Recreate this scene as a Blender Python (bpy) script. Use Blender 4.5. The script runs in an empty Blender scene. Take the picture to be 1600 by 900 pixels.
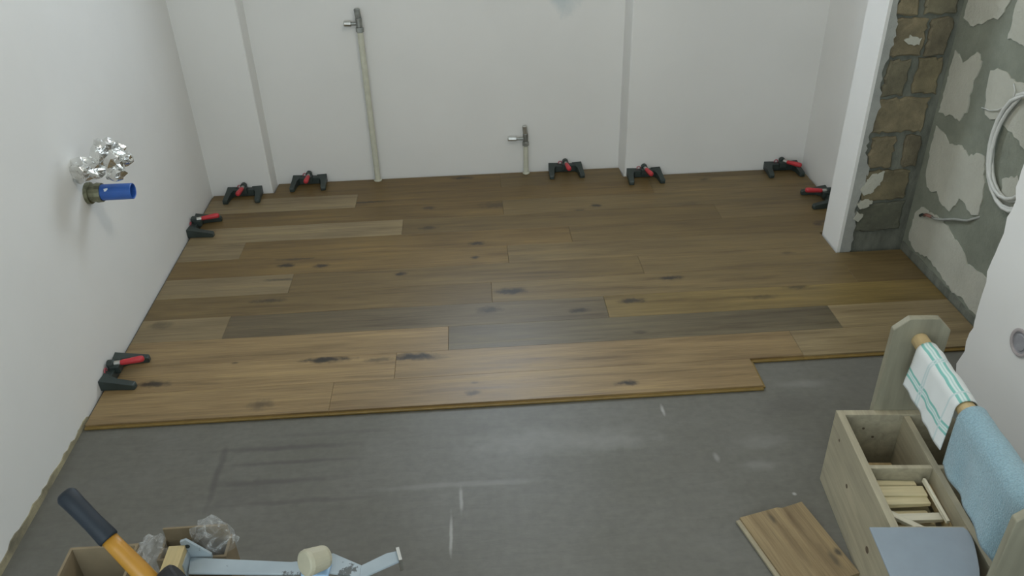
import bpy, bmesh, math, random
from mathutils import Vector, Matrix, noise
random.seed(7)
SC = bpy.context.scene
COL = SC.collection

# ------------------------------------------------------------------ camera
cam_d = bpy.data.cameras.new('camera')
cam = bpy.data.objects.new('camera', cam_d); COL.objects.link(cam)
cam_d.sensor_width = 36.0
cam_d.lens = 1291.416 / 1600 * 36.0
cam_d.clip_start = 0.02
def cam_matrix(p, r, y, z):
    cy, sy = math.cos(y), math.sin(y)
    fwd = Vector((-sy*math.cos(p), cy*math.cos(p), -math.sin(p)))
    r0 = Vector((cy, sy, 0)); u0 = r0.cross(fwd)
    right = math.cos(r)*r0 + math.sin(r)*u0
    up = -math.sin(r)*r0 + math.cos(r)*u0
    m = Matrix.Identity(4)
    for i in range(3):
        m[i][0], m[i][1], m[i][2] = right[i], up[i], -fwd[i]
    m[2][3] = z
    return m
cam.matrix_world = cam_matrix(0.559578971, -0.0298495433, -0.0448472968, 1.714)
SC.camera = cam

# ------------------------------------------------------------------ light
world = bpy.data.worlds.new('sky'); SC.world = world
world.use_nodes = True
bg = world.node_tree.nodes['Background']
bg.inputs['Color'].default_value = (0.86, 0.95, 1.0, 1)
bg.inputs['Strength'].default_value = 0.42
def area(name, loc, rot, sx, sy, power, col):
    d = bpy.data.lights.new(name, 'AREA'); d.shape = 'RECTANGLE'; d.size = sx; d.size_y = sy
    d.energy = power; d.color = col
    o = bpy.data.objects.new(name, d); o.location = loc; o.rotation_euler = rot; COL.objects.link(o)
    return o
# daylight through the window high in the back wall
area('window_daylight', (0.10, 3.93, 1.72), (math.radians(-90), 0, 0), 0.66, 1.16, 28, (0.76, 0.88, 1.0))
# added fill light, unseen behind the camera, brightens the near walls
area('added_rear_fill', (-0.65, -1.2, 1.35), (math.radians(90), 0, 0), 2.0, 2.0, 45, (0.83, 0.95, 1.0))
SC.view_settings.view_transform = 'Standard'
SC.view_settings.look = 'None'
SC.view_settings.exposure = -0.05
SC.view_settings.gamma = 1.0
SC.view_settings.use_curve_mapping = False

# ------------------------------------------------------------------ helpers
def S(*c):                                    # sRGB 0-255 -> linear
    return tuple((v/255/12.92 if v <= 10 else ((v/255+0.055)/1.055)**2.4) for v in c) + (1.0,)

def new_mat(name):
    m = bpy.data.materials.new(name); m.use_nodes = True
    nt = m.node_tree
    return m, nt, nt.nodes['Principled BSDF']

def N(nt, t, **kw):
    n = nt.nodes.new(t)
    for k, v in kw.items():
        if k in n.inputs.keys(): n.inputs[k].default_value = v
        else: setattr(n, k, v)
    return n

def ramp(nt, fac, stops):
    r = nt.nodes.new('ShaderNodeValToRGB'); e = r.color_ramp.elements
    while len(e) < len(stops): e.new(0.5)
    for i, (p, c) in enumerate(stops): e[i].position = p; e[i].color = c if len(c) == 4 else (*c, 1)
    nt.links.new(fac, r.inputs[0]); return r.outputs[0]

def mixc(nt, fac, a, b, mode='MIX'):
    n = nt.nodes.new('ShaderNodeMix'); n.data_type = 'RGBA'; n.blend_type = mode
    for sock, v in ((n.inputs[0], fac), (n.inputs[6], a), (n.inputs[7], b)):
        if hasattr(v, 'is_output'): nt.links.new(v, sock)
        else: sock.default_value = v
    return n.outputs[2]

def mapped(nt, scale, kind='Object'):
    tc = N(nt, 'ShaderNodeTexCoord'); mp = N(nt, 'ShaderNodeMapping')
    mp.inputs['Scale'].default_value = scale
    nt.links.new(tc.outputs[kind], mp.inputs[0]); return mp.outputs[0]

def noise_n(nt, vec, scale, detail=4, rough=0.55, dist=0.0):
    n = N(nt, 'ShaderNodeTexNoise'); n.inputs['Scale'].default_value = scale
    n.inputs['Detail'].default_value = detail; n.inputs['Roughness'].default_value = rough
    n.inputs['Distortion'].default_value = dist
    nt.links.new(vec, n.inputs['Vector']); return n.outputs[0]

def bump(nt, b, h, strength, dist=0.002):
    n = N(nt, 'ShaderNodeBump'); n.inputs['Strength'].default_value = strength
    n.inputs['Distance'].default_value = dist
    nt.links.new(h, n.inputs['Height']); nt.links.new(n.outputs[0], b.inputs['Normal'])

def plain(name, col, rough=0.5, metal=0.0, var=0.12, scale=30, bmp=0.0):
    m, nt, b = new_mat(name)
    n = noise_n(nt, mapped(nt, (1, 1, 1)), scale)
    lo = tuple(c*(1-var) for c in col[:3]) + (1,); hi = tuple(min(1, c*(1+var)) for c in col[:3]) + (1,)
    nt.links.new(ramp(nt, n, [(0.3, lo), (0.7, hi)]), b.inputs['Base Color'])
    b.inputs['Roughness'].default_value = rough; b.inputs['Metallic'].default_value = metal
    if bmp: bump(nt, b, n, bmp)
    return m

def spots(nt, base, items, noise_scale=25):
    """items: (x, y, rx, ry, strength, colour) ellipses in object space over the base colour"""
    vec = mapped(nt, (1, 1, 1))
    nz = N(nt, 'ShaderNodeTexNoise'); nz.inputs['Scale'].default_value = noise_scale; nz.inputs['Detail'].default_value = 5
    nt.links.new(vec, nz.inputs['Vector'])
    sub = N(nt, 'ShaderNodeVectorMath', operation='SUBTRACT'); sub.inputs[1].default_value = (0.5, 0.5, 0.5)
    nt.links.new(nz.outputs['Color'], sub.inputs[0])
    for (x, y, rx, ry, s, col) in items:
        a = N(nt, 'ShaderNodeVectorMath', operation='SUBTRACT'); a.inputs[1].default_value = (x, y, 0)
        nt.links.new(vec, a.inputs[0])
        m = N(nt, 'ShaderNodeVectorMath', operation='MULTIPLY'); m.inputs[1].default_value = (1/rx, 1/ry, 0)
        nt.links.new(a.outputs[0], m.inputs[0])
        d = N(nt, 'ShaderNodeVectorMath', operation='MULTIPLY_ADD'); d.inputs[1].default_value = (1.5, 1.5, 0)
        nt.links.new(sub.outputs[0], d.inputs[0]); nt.links.new(m.outputs[0], d.inputs[2])
        fl = N(nt, 'ShaderNodeVectorMath', operation='MULTIPLY'); fl.inputs[1].default_value = (1, 1, 0)
        nt.links.new(d.outputs[0], fl.inputs[0])
        l = N(nt, 'ShaderNodeVectorMath', operation='LENGTH'); nt.links.new(fl.outputs[0], l.inputs[0])
        mr = N(nt, 'ShaderNodeMapRange'); mr.interpolation_type = 'SMOOTHSTEP'
        mr.inputs['From Min'].default_value = 0.25; mr.inputs['From Max'].default_value = 1.35
        mr.inputs['To Min'].default_value = s; mr.inputs['To Max'].default_value = 0
        nt.links.new(l.outputs['Value'], mr.inputs['Value'])
        base = mixc(nt, mr.outputs[0], base, col)
    return base

def obj(name, bm, mat, parent=None, loc=(0, 0, 0), rot=(0, 0, 0), smooth=False):
    me = bpy.data.meshes.new(name); bm.to_mesh(me); bm.free()
    if mat: me.materials.append(mat)
    if smooth:
        for p in me.polygons: p.use_smooth = True
    o = bpy.data.objects.new(name, me); COL.objects.link(o)
    o.location = loc; o.rotation_euler = rot
    if parent: o.parent = parent
    return o

def thing(name, label, cat, loc=(0, 0, 0), rotz=0.0, group=None):
    o = bpy.data.objects.new(name, None); COL.objects.link(o)
    o.empty_display_size = 0.05
    o.location = loc; o.rotation_euler = (0, 0, rotz)
    return tag(o, label, cat, group)

def tag(o, label, cat, group=None):
    o['label'] = label; o['category'] = cat
    if group: o['group'] = group
    return o

def struct(o): o['kind'] = 'structure'; return o

def box(bm, c, s, rot=None, bev=0.0):
    r = bmesh.ops.create_cube(bm, size=1.0)
    vs = r['verts']
    bmesh.ops.scale(bm, vec=s, verts=vs)
    if bev:
        es = list({e for v in vs for e in v.link_edges})
        g = bmesh.ops.bevel(bm, geom=es, offset=bev, segments=2, affect='EDGES', profile=0.6)
        vs = list({v for f in g['faces'] for v in f.verts} | {v for v in vs if v.is_valid})
    if rot is not None: bmesh.ops.rotate(bm, cent=(0, 0, 0), matrix=rot, verts=vs)
    bmesh.ops.translate(bm, vec=c, verts=vs)
    return vs

def cube(c, s, rot=None, bev=0.0):
    bm = bmesh.new(); box(bm, c, s, rot, bev); return bm

def prism(poly, d0, d1, axis='z', bm=None):
    """extrude a closed polygon (list of 2-tuples) from d0 to d1 along an axis"""
    bm = bm or bmesh.new()
    def P(u, v, d):
        return {'z': (u, v, d), 'x': (d, u, v), 'y': (u, d, v)}[axis]
    lo = [bm.verts.new(P(u, v, d0)) for u, v in poly]
    hi = [bm.verts.new(P(u, v, d1)) for u, v in poly]
    n = len(poly)
    bm.faces.new(lo[::-1]); bm.faces.new(hi)
    for i in range(n): bm.faces.new((lo[i], lo[(i+1) % n], hi[(i+1) % n], hi[i]))
    bmesh.ops.recalc_face_normals(bm, faces=bm.faces[:])
    return bm

def tube(pts, rad, seg=12, bm=None, caps=True, flat=1.0):
    bm = bm or bmesh.new()
    pts = [Vector(p) for p in pts]; n = len(pts)
    rads = rad if isinstance(rad, (list, tuple)) else [rad]*n
    rings = []; up = None
    for i, p in enumerate(pts):
        t = (pts[min(i+1, n-1)] - pts[max(i-1, 0)]).normalized()
        if up is None: up = Vector((0, 0, 1)) if abs(t.z) < 0.9 else Vector((0, 1, 0))
        a = t.cross(up).normalized(); b = a.cross(t).normalized(); up = b
        rings.append([bm.verts.new(p + rads[i]*(math.cos(2*math.pi*k/seg)*a + flat*math.sin(2*math.pi*k/seg)*b)) for k in range(seg)])
    for i in range(n-1):
        for k in range(seg):
            bm.faces.new((rings[i][k], rings[i][(k+1) % seg], rings[i+1][(k+1) % seg], rings[i+1][k]))
    if caps: bm.faces.new(rings[0][::-1]); bm.faces.new(rings[-1])
    bmesh.ops.recalc_face_normals(bm, faces=bm.faces[:])
    return bm

def cyl(p0, p1, r, seg=20, bm=None, bev=0.0):
    p0, p1 = Vector(p0), Vector(p1); d = (p1-p0).normalized()
    if bev: return tube([p0, p0 + d*1e-4, p0+d*bev, p1-d*bev, p1 - d*1e-4, p1], [r-bev, r-bev, r, r, r-bev, r-bev], seg, bm)
    return tube([p0, p1], r, seg, bm)

def crumple(center, radii, seed, amp=0.25, freq=3.0, sub=4, facet=True):
    bm = bmesh.new(); bmesh.ops.create_icosphere(bm, subdivisions=sub, radius=1.0)
    off = Vector((seed*3.1, seed*1.7, seed*2.3))
    for v in bm.verts:
        p = v.co.copy()
        cell = noise.cell_vector(p*freq*1.7 + off) if False else noise.noise_vector(p*freq + off)
        rid = abs(noise.noise(p*freq*1.6 + off))*2 - 0.5 + 0.6*(abs(noise.noise(p*freq*4 + off))*2-0.5)
        q = p*(1 + amp*rid) + 0.35*amp*cell
        v.co = Vector((q.x*radii[0], q.y*radii[1], q.z*radii[2])) + Vector(center)
    return bm

def jag(poly, step, amp, seed=0):
    """subdivide a polygon outline and make it ragged"""
    rnd = random.Random(seed); out = []
    n = len(poly)
    for i in range(n):
        a = Vector(poly[i]); b = Vector(poly[(i+1) % n]); k = max(1, int((b-a).length/step))
        for j in range(k):
            p = a.lerp(b, j/k); out.append((p.x + rnd.uniform(-amp, amp), p.y + rnd.uniform(-amp, amp)))
    return out

# ------------------------------------------------------------------ materials
def wall_paint(name, col, var=0.035, blotch=None):
    m, nt, b = new_mat(name)
    v = mapped(nt, (1, 1, 1))
    n = noise_n(nt, v, 1.6, 5)
    lo = tuple(c*(1-var) for c in col[:3]) + (1,); hi = tuple(min(1, c*(1+var)) for c in col[:3]) + (1,)
    c = ramp(nt, n, [(0.3, lo), (0.7, hi)])
    if blotch: c = blotch(nt, c)
    nt.links.new(c, b.inputs['Base Color']); b.inputs['Roughness'].default_value = 0.85
    bump(nt, b, noise_n(nt, v, 60, 6), 0.12, 0.002)
    return m
WHITE = (0.745, 0.742, 0.72, 1)
M_wall = wall_paint('white_plaster', WHITE)

def back_blotch(nt, c):                        # bluish blotch high on the back wall
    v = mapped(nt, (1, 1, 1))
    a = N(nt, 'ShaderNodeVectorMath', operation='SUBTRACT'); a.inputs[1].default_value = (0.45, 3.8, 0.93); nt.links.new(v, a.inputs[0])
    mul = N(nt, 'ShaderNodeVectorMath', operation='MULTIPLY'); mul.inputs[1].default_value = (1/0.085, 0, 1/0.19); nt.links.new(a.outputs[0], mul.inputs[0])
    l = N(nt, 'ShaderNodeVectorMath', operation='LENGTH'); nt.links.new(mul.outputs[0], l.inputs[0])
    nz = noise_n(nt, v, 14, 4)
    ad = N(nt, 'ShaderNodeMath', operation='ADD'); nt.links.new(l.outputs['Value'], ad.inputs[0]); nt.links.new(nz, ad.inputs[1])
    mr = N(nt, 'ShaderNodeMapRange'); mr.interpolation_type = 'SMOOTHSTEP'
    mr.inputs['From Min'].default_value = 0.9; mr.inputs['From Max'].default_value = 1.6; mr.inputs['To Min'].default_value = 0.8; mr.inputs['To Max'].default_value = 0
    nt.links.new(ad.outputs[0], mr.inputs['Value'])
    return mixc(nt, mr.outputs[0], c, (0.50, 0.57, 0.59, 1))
M_back = wall_paint('white_plaster_back', WHITE, blotch=back_blotch)

def oak(name, items=None, dark=1.0):
    """brushed smoked oak; the tone of each plank comes from its object colour"""
    m, nt, b = new_mat(name)
    tc = N(nt, 'ShaderNodeTexCoord'); oi = N(nt, 'ShaderNodeObjectInfo')
    rnd = N(nt, 'ShaderNodeVectorMath', operation='SCALE'); rnd.inputs[0].default_value = (13.1, 7.7, 5.3)
    nt.links.new(oi.outputs['Random'], rnd.inputs['Scale'])
    ad = N(nt, 'ShaderNodeVectorMath', operation='ADD')
    nt.links.new(tc.outputs['Object'], ad.inputs[0]); nt.links.new(rnd.outputs[0], ad.inputs[1])
    mp = N(nt, 'ShaderNodeMapping'); mp.inputs['Scale'].default_value = (1.5, 26, 8); nt.links.new(ad.outputs[0], mp.inputs[0])
    g1 = noise_n(nt, mp.outputs[0], 1.6, 8, 0.62, 0.5)
    mp2 = N(nt, 'ShaderNodeMapping'); mp2.inputs['Scale'].default_value = (5, 170, 20); nt.links.new(ad.outputs[0], mp2.inputs[0])
    g2 = noise_n(nt, mp2.outputs[0], 1.5, 5, 0.6)
    mp3 = N(nt, 'ShaderNodeMapping'); mp3.inputs['Scale'].default_value = (1.1, 5.5, 4); nt.links.new(ad.outputs[0], mp3.inputs[0])
    g3 = noise_n(nt, mp3.outputs[0], 1.4, 3, 0.5)
    f1 = ramp(nt, g1, [(0.26, (0.52, 0.47, 0.42)), (0.42, (0.86, 0.84, 0.80)), (0.55, (1.02, 1.02, 1.0)), (0.76, (1.26, 1.26, 1.12))])
    f2 = ramp(nt, g2, [(0.3, (0.80, 0.79, 0.77)), (0.7, (1.12, 1.12, 1.10))])
    f3 = ramp(nt, g3, [(0.3, (0.82, 0.80, 0.78)), (0.7, (1.14, 1.13, 1.10))])
    c = mixc(nt, 1.0, oi.outputs['Color'], f1, 'MULTIPLY')
    c = mixc(nt, 1.0, c, f2, 'MULTIPLY'); c = mixc(nt, 1.0, c, f3, 'MULTIPLY')
    if items: c = spots(nt, c, items, 40)
    nt.links.new(c, b.inputs['Base Color'])
    r = N(nt, 'ShaderNodeMapRange'); r.inputs['To Min'].default_value = 0.34; r.inputs['To Max'].default_value = 0.52
    nt.links.new(g1, r.inputs['Value']); nt.links.new(r.outputs[0], b.inputs['Roughness'])
    b.inputs['Specular IOR Level'].default_value = 0.45
    bump(nt, b, g2, 0.25, 0.001)
    return m
M_oak = oak('smoked_oak')
M_tongue = plain('plank_core', S(122, 100, 50), 0.6, var=0.1)

def screed_mat():
    m, nt, b = new_mat('grey_screed')
    v = mapped(nt, (1, 1, 1))
    n1 = noise_n(nt, v, 2.2, 6, 0.6)
    n2 = noise_n(nt, mapped(nt, (3.5, 16, 1)), 2.5, 6, 0.65, 1.2)
    n3 = noise_n(nt, v, 40, 4)
    c = ramp(nt, n1, [(0.3, (0.116, 0.112, 0.092)), (0.7, (0.150, 0.147, 0.130))])
    c = mixc(nt, 1.0, c, ramp(nt, n2, [(0.3, (0.93, 0.93, 0.935)), (0.7, (1.06, 1.06, 1.055))]), 'MULTIPLY')
    c = mixc(nt, 1.0, c, ramp(nt, n3, [(0.3, (0.92, 0.92, 0.92)), (0.7, (1.07, 1.07, 1.07))]), 'MULTIPLY')
    D = (0.070, 0.064, 0.060, 1); L = (0.36, 0.36, 0.34, 1)
    it = [(-0.793, 1.804, 0.012, 0.125, 0.55, D), (-0.605, 1.897, 0.22, 0.012, 0.6, D), (-0.585, 1.834, 0.215, 0.009, 0.55, D),
          (-0.619, 1.758, 0.19, 0.013, 0.55, D), (-0.55, 1.675, 0.23, 0.010, 0.4, D), (-0.70, 1.72, 0.12, 0.06, 0.25, D),
          (-0.46, 1.44, 0.16, 0.02, 0.35, D), (-0.113, 1.521, 0.005, 0.08, 0.75, L), (-0.086, 1.639, 0.006, 0.045, 0.6, L),
          (0.55, 1.968, 0.006, 0.025, 0.8, L), (0.811, 1.798, 0.10, 0.03, 0.16, L), (0.661, 1.743, 0.009, 0.022, 0.45, L),
          (0.376, 1.837, 0.12, 0.03, 0.14, L), (1.03, 2.052, 0.09, 0.02, 0.18, L), (0.77, 1.70, 0.06, 0.022, 0.2, L),
          (0.835, 1.585, 0.006, 0.006, 1.0, L), (0.2, 1.86, 0.3, 0.06, 0.18, L), (0.95, 1.95, 0.1, 0.05, 0.3, D),
          (-0.1, 1.70, 0.25, 0.012, 0.2, L), (-0.45, 1.95, 0.25, 0.010, 0.3, D)]
    c = spots(nt, c, it, 18)
    nt.links.new(c, b.inputs['Base Color'])
    b.inputs['Roughness'].default_value = 0.46
    b.inputs['Specular IOR Level'].default_value = 0.4
    bump(nt, b, n2, 0.2, 0.002)
    return m
M_screed = screed_mat()

def brick_mat():
    m, nt, b = new_mat('old_brick')
    v = mapped(nt, (1, 1, 1)); oi = N(nt, 'ShaderNodeObjectInfo')
    n = noise_n(nt, v, 9, 8, 0.65); n2 = noise_n(nt, v, 45, 6, 0.7)
    c = mixc(nt, 1.0, oi.outputs['Color'], ramp(nt, n, [(0.3, (0.55, 0.56, 0.55)), (0.7, (1.3, 1.28, 1.2))]), 'MULTIPLY')
    c = mixc(nt, ramp(nt, n2, [(0.66, (0, 0, 0)), (0.8, (0.5, 0.5, 0.5))]), c, (0.42, 0.42, 0.38, 1))
    nt.links.new(c, b.inputs['Base Color']); b.inputs['Roughness'].default_value = 0.95
    bump(nt, b, n2, 0.9, 0.006)
    return m
M_brick = brick_mat()
def mortar_mat(name, a, c2, streak=(1, 1, 1)):
    m, nt, b = new_mat(name)
    v = mapped(nt, streak)
    n = noise_n(nt, v, 7, 8, 0.65); n2 = noise_n(nt, mapped(nt, (1, 1, 1)), 60, 6, 0.7)
    nt.links.new(ramp(nt, n, [(0.3, a), (0.7, c2)]), b.inputs['Base Color'])
    b.inputs['Roughness'].default_value = 0.95; bump(nt, b, n2, 0.8, 0.005)
    return m
M_mortar = mortar_mat('grey_mortar', (0.10, 0.108, 0.088, 1), (0.22, 0.23, 0.19, 1), (3.0, 3.0, 1.0))
M_render = mortar_mat('greenish_render', (0.19, 0.205, 0.165, 1), (0.27, 0.29, 0.235, 1))
M_plpatch = mortar_mat('smooth_plaster', (0.45, 0.45, 0.385, 1), (0.53, 0.53, 0.46, 1))
M_plgrey = mortar_mat('grey_plaster', (0.30, 0.31, 0.29, 1), (0.42, 0.43, 0.40, 1))
M_foamstrip = mortar_mat('tan_filler', (0.12, 0.11, 0.085, 1), (0.50, 0.44, 0.27, 1))
M_black = plain('black_plastic', (0.028, 0.040, 0.036, 1), 0.45)
M_red = plain('red_plastic', (0.50, 0.035, 0.045, 1), 0.45)
M_steel = plain('zinc_steel', (0.55, 0.55, 0.52, 1), 0.35, 1.0)
M_pink = plain('faded_red', (0.42, 0.08, 0.10, 1), 0.5)

def pine_mat(name, col, stretch=(18, 1.2, 18), items=None):
    m, nt, b = new_mat(name)
    g = noise_n(nt, mapped(nt, stretch), 2.2, 6, 0.6, 0.6)
    g3 = noise_n(nt, mapped(nt, (3, 3, 3)), 2.0, 3)
    lo = tuple(c*0.78 for c in col[:3]); hi = tuple(min(1, c*1.12) for c in col[:3])
    c = ramp(nt, g, [(0.3, lo), (0.65, hi)])
    c = mixc(nt, 1.0, c, ramp(nt, g3, [(0.3, (0.9, 0.9, 0.9)), (0.7, (1.06, 1.06, 1.06))]), 'MULTIPLY')
    nt.links.new(c, b.inputs['Base Color']); b.inputs['Roughness'].default_value = 0.6
    bump(nt, b, g, 0.15, 0.001)
    return m
M_pine = pine_mat('pine_board', (0.40, 0.36, 0.255, 1))
M_ply = pine_mat('birch_ply', (0.27, 0.255, 0.185, 1), (14, 14, 1.0))
M_dowel = pine_mat('beech_dowel', (0.52, 0.40, 0.21, 1), (20, 1.0, 20))
M_spruce = pine_mat('pale_spruce', (0.66, 0.58, 0.36, 1), (1.0, 20, 20))
M_spruce2 = pine_mat('white_spruce', (0.72, 0.68, 0.54, 1), (1.0, 20, 20))
M_knot = plain('pine_knot', (0.11, 0.08, 0.05, 1), 0.7)

# ================================================================== STRUCTURE
PZ = 0.014                                    # top of the planks above the screed
XL, XR, XF, XA = -1.2665, 1.617, 1.467, 1.735
YP, YN, YR = 3.697, 3.800, 3.692
PIL_L, PIL_R = -0.977, 0.735
Y_PILLAR0, Y_PILLAR1 = 2.860, 2.995
ZC = 2.45

floor = struct(obj('floor', cube((0.4, 0.95, -0.05), (3.6, 6.0, 0.1)), M_screed))
ceiling = struct(obj('ceiling', cube((0.3, 1.0, ZC+0.05), (3.5, 6.1, 0.1)), M_wall))

# left wall: face with a ragged lower edge where no floor is laid yet
poly = [(-2.0, ZC), (-2.0, 0.028)]
rnd = random.Random(3); y = -1.95
while y < 2.02:
    poly.append((y, 0.010 + 0.010*math.exp(-((y-1.5)/0.28)**2) + rnd.uniform(-0.006, 0.008))); y += rnd.uniform(0.012, 0.035)
poly += [(2.05, 0.012), (2.10, 0.004), (3.9, 0.004), (3.9, ZC)]
wall_left = struct(obj('wall_left', prism(poly, XL-0.15, XL, 'x'), M_wall))
bm = bmesh.new(); rnd = random.Random(5); y = 0.2
pl = [(0.2, 0.0)]
top = []
while y < 2.10:
    top.append((y, 0.016 + 0.012*math.exp(-((y-1.5)/0.28)**2) + rnd.uniform(-0.006, 0.008))); y += rnd.uniform(0.012, 0.03)
prism([(0.2, 0.0), (2.10, 0.0)] + top[::-1], XL-0.01, XL+0.003, 'x', bm)
fs = obj('filler_strip', bm, M_foamstrip, wall_left)
fs['label'] = 'yellowish filler strip exposed along the ragged bottom of the plaster'

# back wall: niche back with the window opening above, two piers
W0, W1, WZ0, WZ1 = -0.25, 0.45, 1.12, 2.32
bm = bmesh.new()
def slab(bm, x0, x1, y0, y1, z0, z1): box(bm, ((x0+x1)/2, (y0+y1)/2, (z0+z1)/2), (x1-x0, y1-y0, z1-z0))
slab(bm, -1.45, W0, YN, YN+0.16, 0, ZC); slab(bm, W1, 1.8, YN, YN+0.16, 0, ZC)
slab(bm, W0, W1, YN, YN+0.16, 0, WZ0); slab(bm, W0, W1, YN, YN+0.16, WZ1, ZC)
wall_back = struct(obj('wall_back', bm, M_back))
def pier(x0, x1, y0, taper):
    # lower corners very slightly rounded like hand plaster
    return prism([(x0, YN+0.01), (x0, y0), (x1-0.004 if taper > 0 else x1, y0), (x1, y0+0.004), (x1+0.004, YN+0.01)] if taper > 0 else
                 [(x1, YN+0.01), (x1, y0), (x0+0.004, y0), (x0, y0+0.004), (x0-0.016, YN+0.01)][::-1], 0, ZC, 'z')
obj('pier', pier(XL-0.01, PIL_L, YP, 1), M_wall, wall_back)
obj('pier', pier(PIL_R, XR+0.01, YR, -1), M_wall, wall_back)
wf = bmesh.new()
for a in ((W0+0.02, W0+0.07), (W1-0.07, W1-0.02)): slab(wf, *a, YN+0.08, YN+0.13, WZ0+0.02, WZ1-0.02)
slab(wf, W0, W1, YN+0.06, YN+0.12, WZ0, WZ0+0.04); slab(wf, W0, W1, YN+0.08, YN+0.13, WZ1-0.06, WZ1-0.0)
window_1 = struct(obj('window_1', wf, plain('window_white', (0.8, 0.8, 0.8, 1), 0.4)))

# right wall behind the pillar
wall_right = struct(obj('wall_right', cube((XR+0.06, (Y_PILLAR1+YN)/2, ZC/2), (0.12, YN-Y_PILLAR1+0.02, ZC)), M_wall))

# the pillar: white plastered side, bare brick end facing the camera
yc = Y_PILLAR0 + 0.012
pillar = bmesh.new()
slab(pillar, XF, XA+0.10, yc, Y_PILLAR1+0.02, 0.0, ZC)
wall_pillar = struct(obj('wall_pillar', pillar, M_mortar))
pz = [(Y_PILLAR0-0.002, 0.004), (Y_PILLAR1+0.02, 0.004), (Y_PILLAR1+0.02, ZC), (Y_PILLAR0-0.002, ZC)]
obj('plaster_skin', prism(pz, XF-0.006, XF+0.006, 'x'), M_wall, wall_pillar)
# grey plaster margin beside the white corner
left = [(XF+0.004, 0.004)]; rnd = random.Random(11); z = 0.0
edge = []
while z < ZC:
    edge.append((XF + 0.034 + rnd.uniform(-0.005, 0.006) + 0.008*math.sin(z*23) + (0.010 if z < 0.4 else 0), z)); z += rnd.uniform(0.010, 0.022)
mg = prism([(XF+0.004, 0.0)] + edge + [(XF+0.004, ZC)], Y_PILLAR0-0.001, yc+0.01, 'y')
obj('plaster_margin', mg, M_plgrey, wall_pillar)
# lighter render patches left on the bricks
for i, pg in enumerate([
    [(1.50, 0.285), (1.535, 0.35), (1.585, 0.36), (1.58, 0.315), (1.55, 0.27), (1.52, 0.262)],
    [(1.505, 0.225), (1.535, 0.25), (1.565, 0.235), (1.545, 0.21), (1.52, 0.205)],
    [(1.50, 0.155), (1.512, 0.19), (1.535, 0.175), (1.525, 0.15)],
    [(1.545, 0.868), (1.565, 0.885), (1.605, 0.872), (1.60, 0.853), (1.56, 0.85)]]):
    obj('plaster_blotch', prism(jag(pg, 0.008, 0.004, i), Y_PILLAR0-0.0005*i-0.004, yc+0.004, 'y'), M_plpatch, wall_pillar)
# irregular stones, one object each
rows = [(0.235, 0.362, [(1.515, 1.690)]), (0.376, 0.503, [(1.512, 1.605), (1.642, 1.705)]), (0.519, 0.650, [(1.500, 1.695)]),
        (0.664, 0.795, [(1.510, 1.590), (1.622, 1.712)]), (0.808, 0.940, [(1.505, 1.620), (1.634, 1.712)]),
        (0.954, 1.085, [(1.500, 1.575), (1.60, 1.712)]), (1.10, 1.23, [(1.50, 1.62), (1.635, 1.71)]), (1.245, 1.37, [(1.50, 1.70)]),
        (0.098, 0.222, [(1.52, 1.70)])]
tones = [(0.19, 0.165, 0.105), (0.205, 0.175, 0.115), (0.165, 0.145, 0.10), (0.235, 0.20, 0.13), (0.18, 0.165, 0.115)]
k = 0
for (z0, z1, cells) in rows:
    for (x0, x1) in cells:
        rnd = random.Random(k+20)
        pg = jag([(x0, z0), (x1, z0), (x1, z1), (x0, z1)], 0.016, 0.006, k)
        bm = prism(pg, 0.0, 0.024, 'y')
        fr = [f for f in bm.faces if abs(f.normal.y) > 0.9 and f.calc_center_median().y < 0.012]
        r = bmesh.ops.inset_region(bm, faces=fr, thickness=0.006, depth=0.0)
        for f in fr:
            for v in f.verts: v.co.y -= 0.004 + rnd.uniform(0, 0.003)
        o = obj('brick', bm, M_brick, wall_pillar, loc=(0, Y_PILLAR0 + rnd.uniform(0.004, 0.0075) + (0.004 if z0 < 0.1 else 0), 0))
        t = tones[k % 5] if z0 > 0.1 else (0.13, 0.135, 0.105)
        o.color = (*t, 1); k += 1

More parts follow.
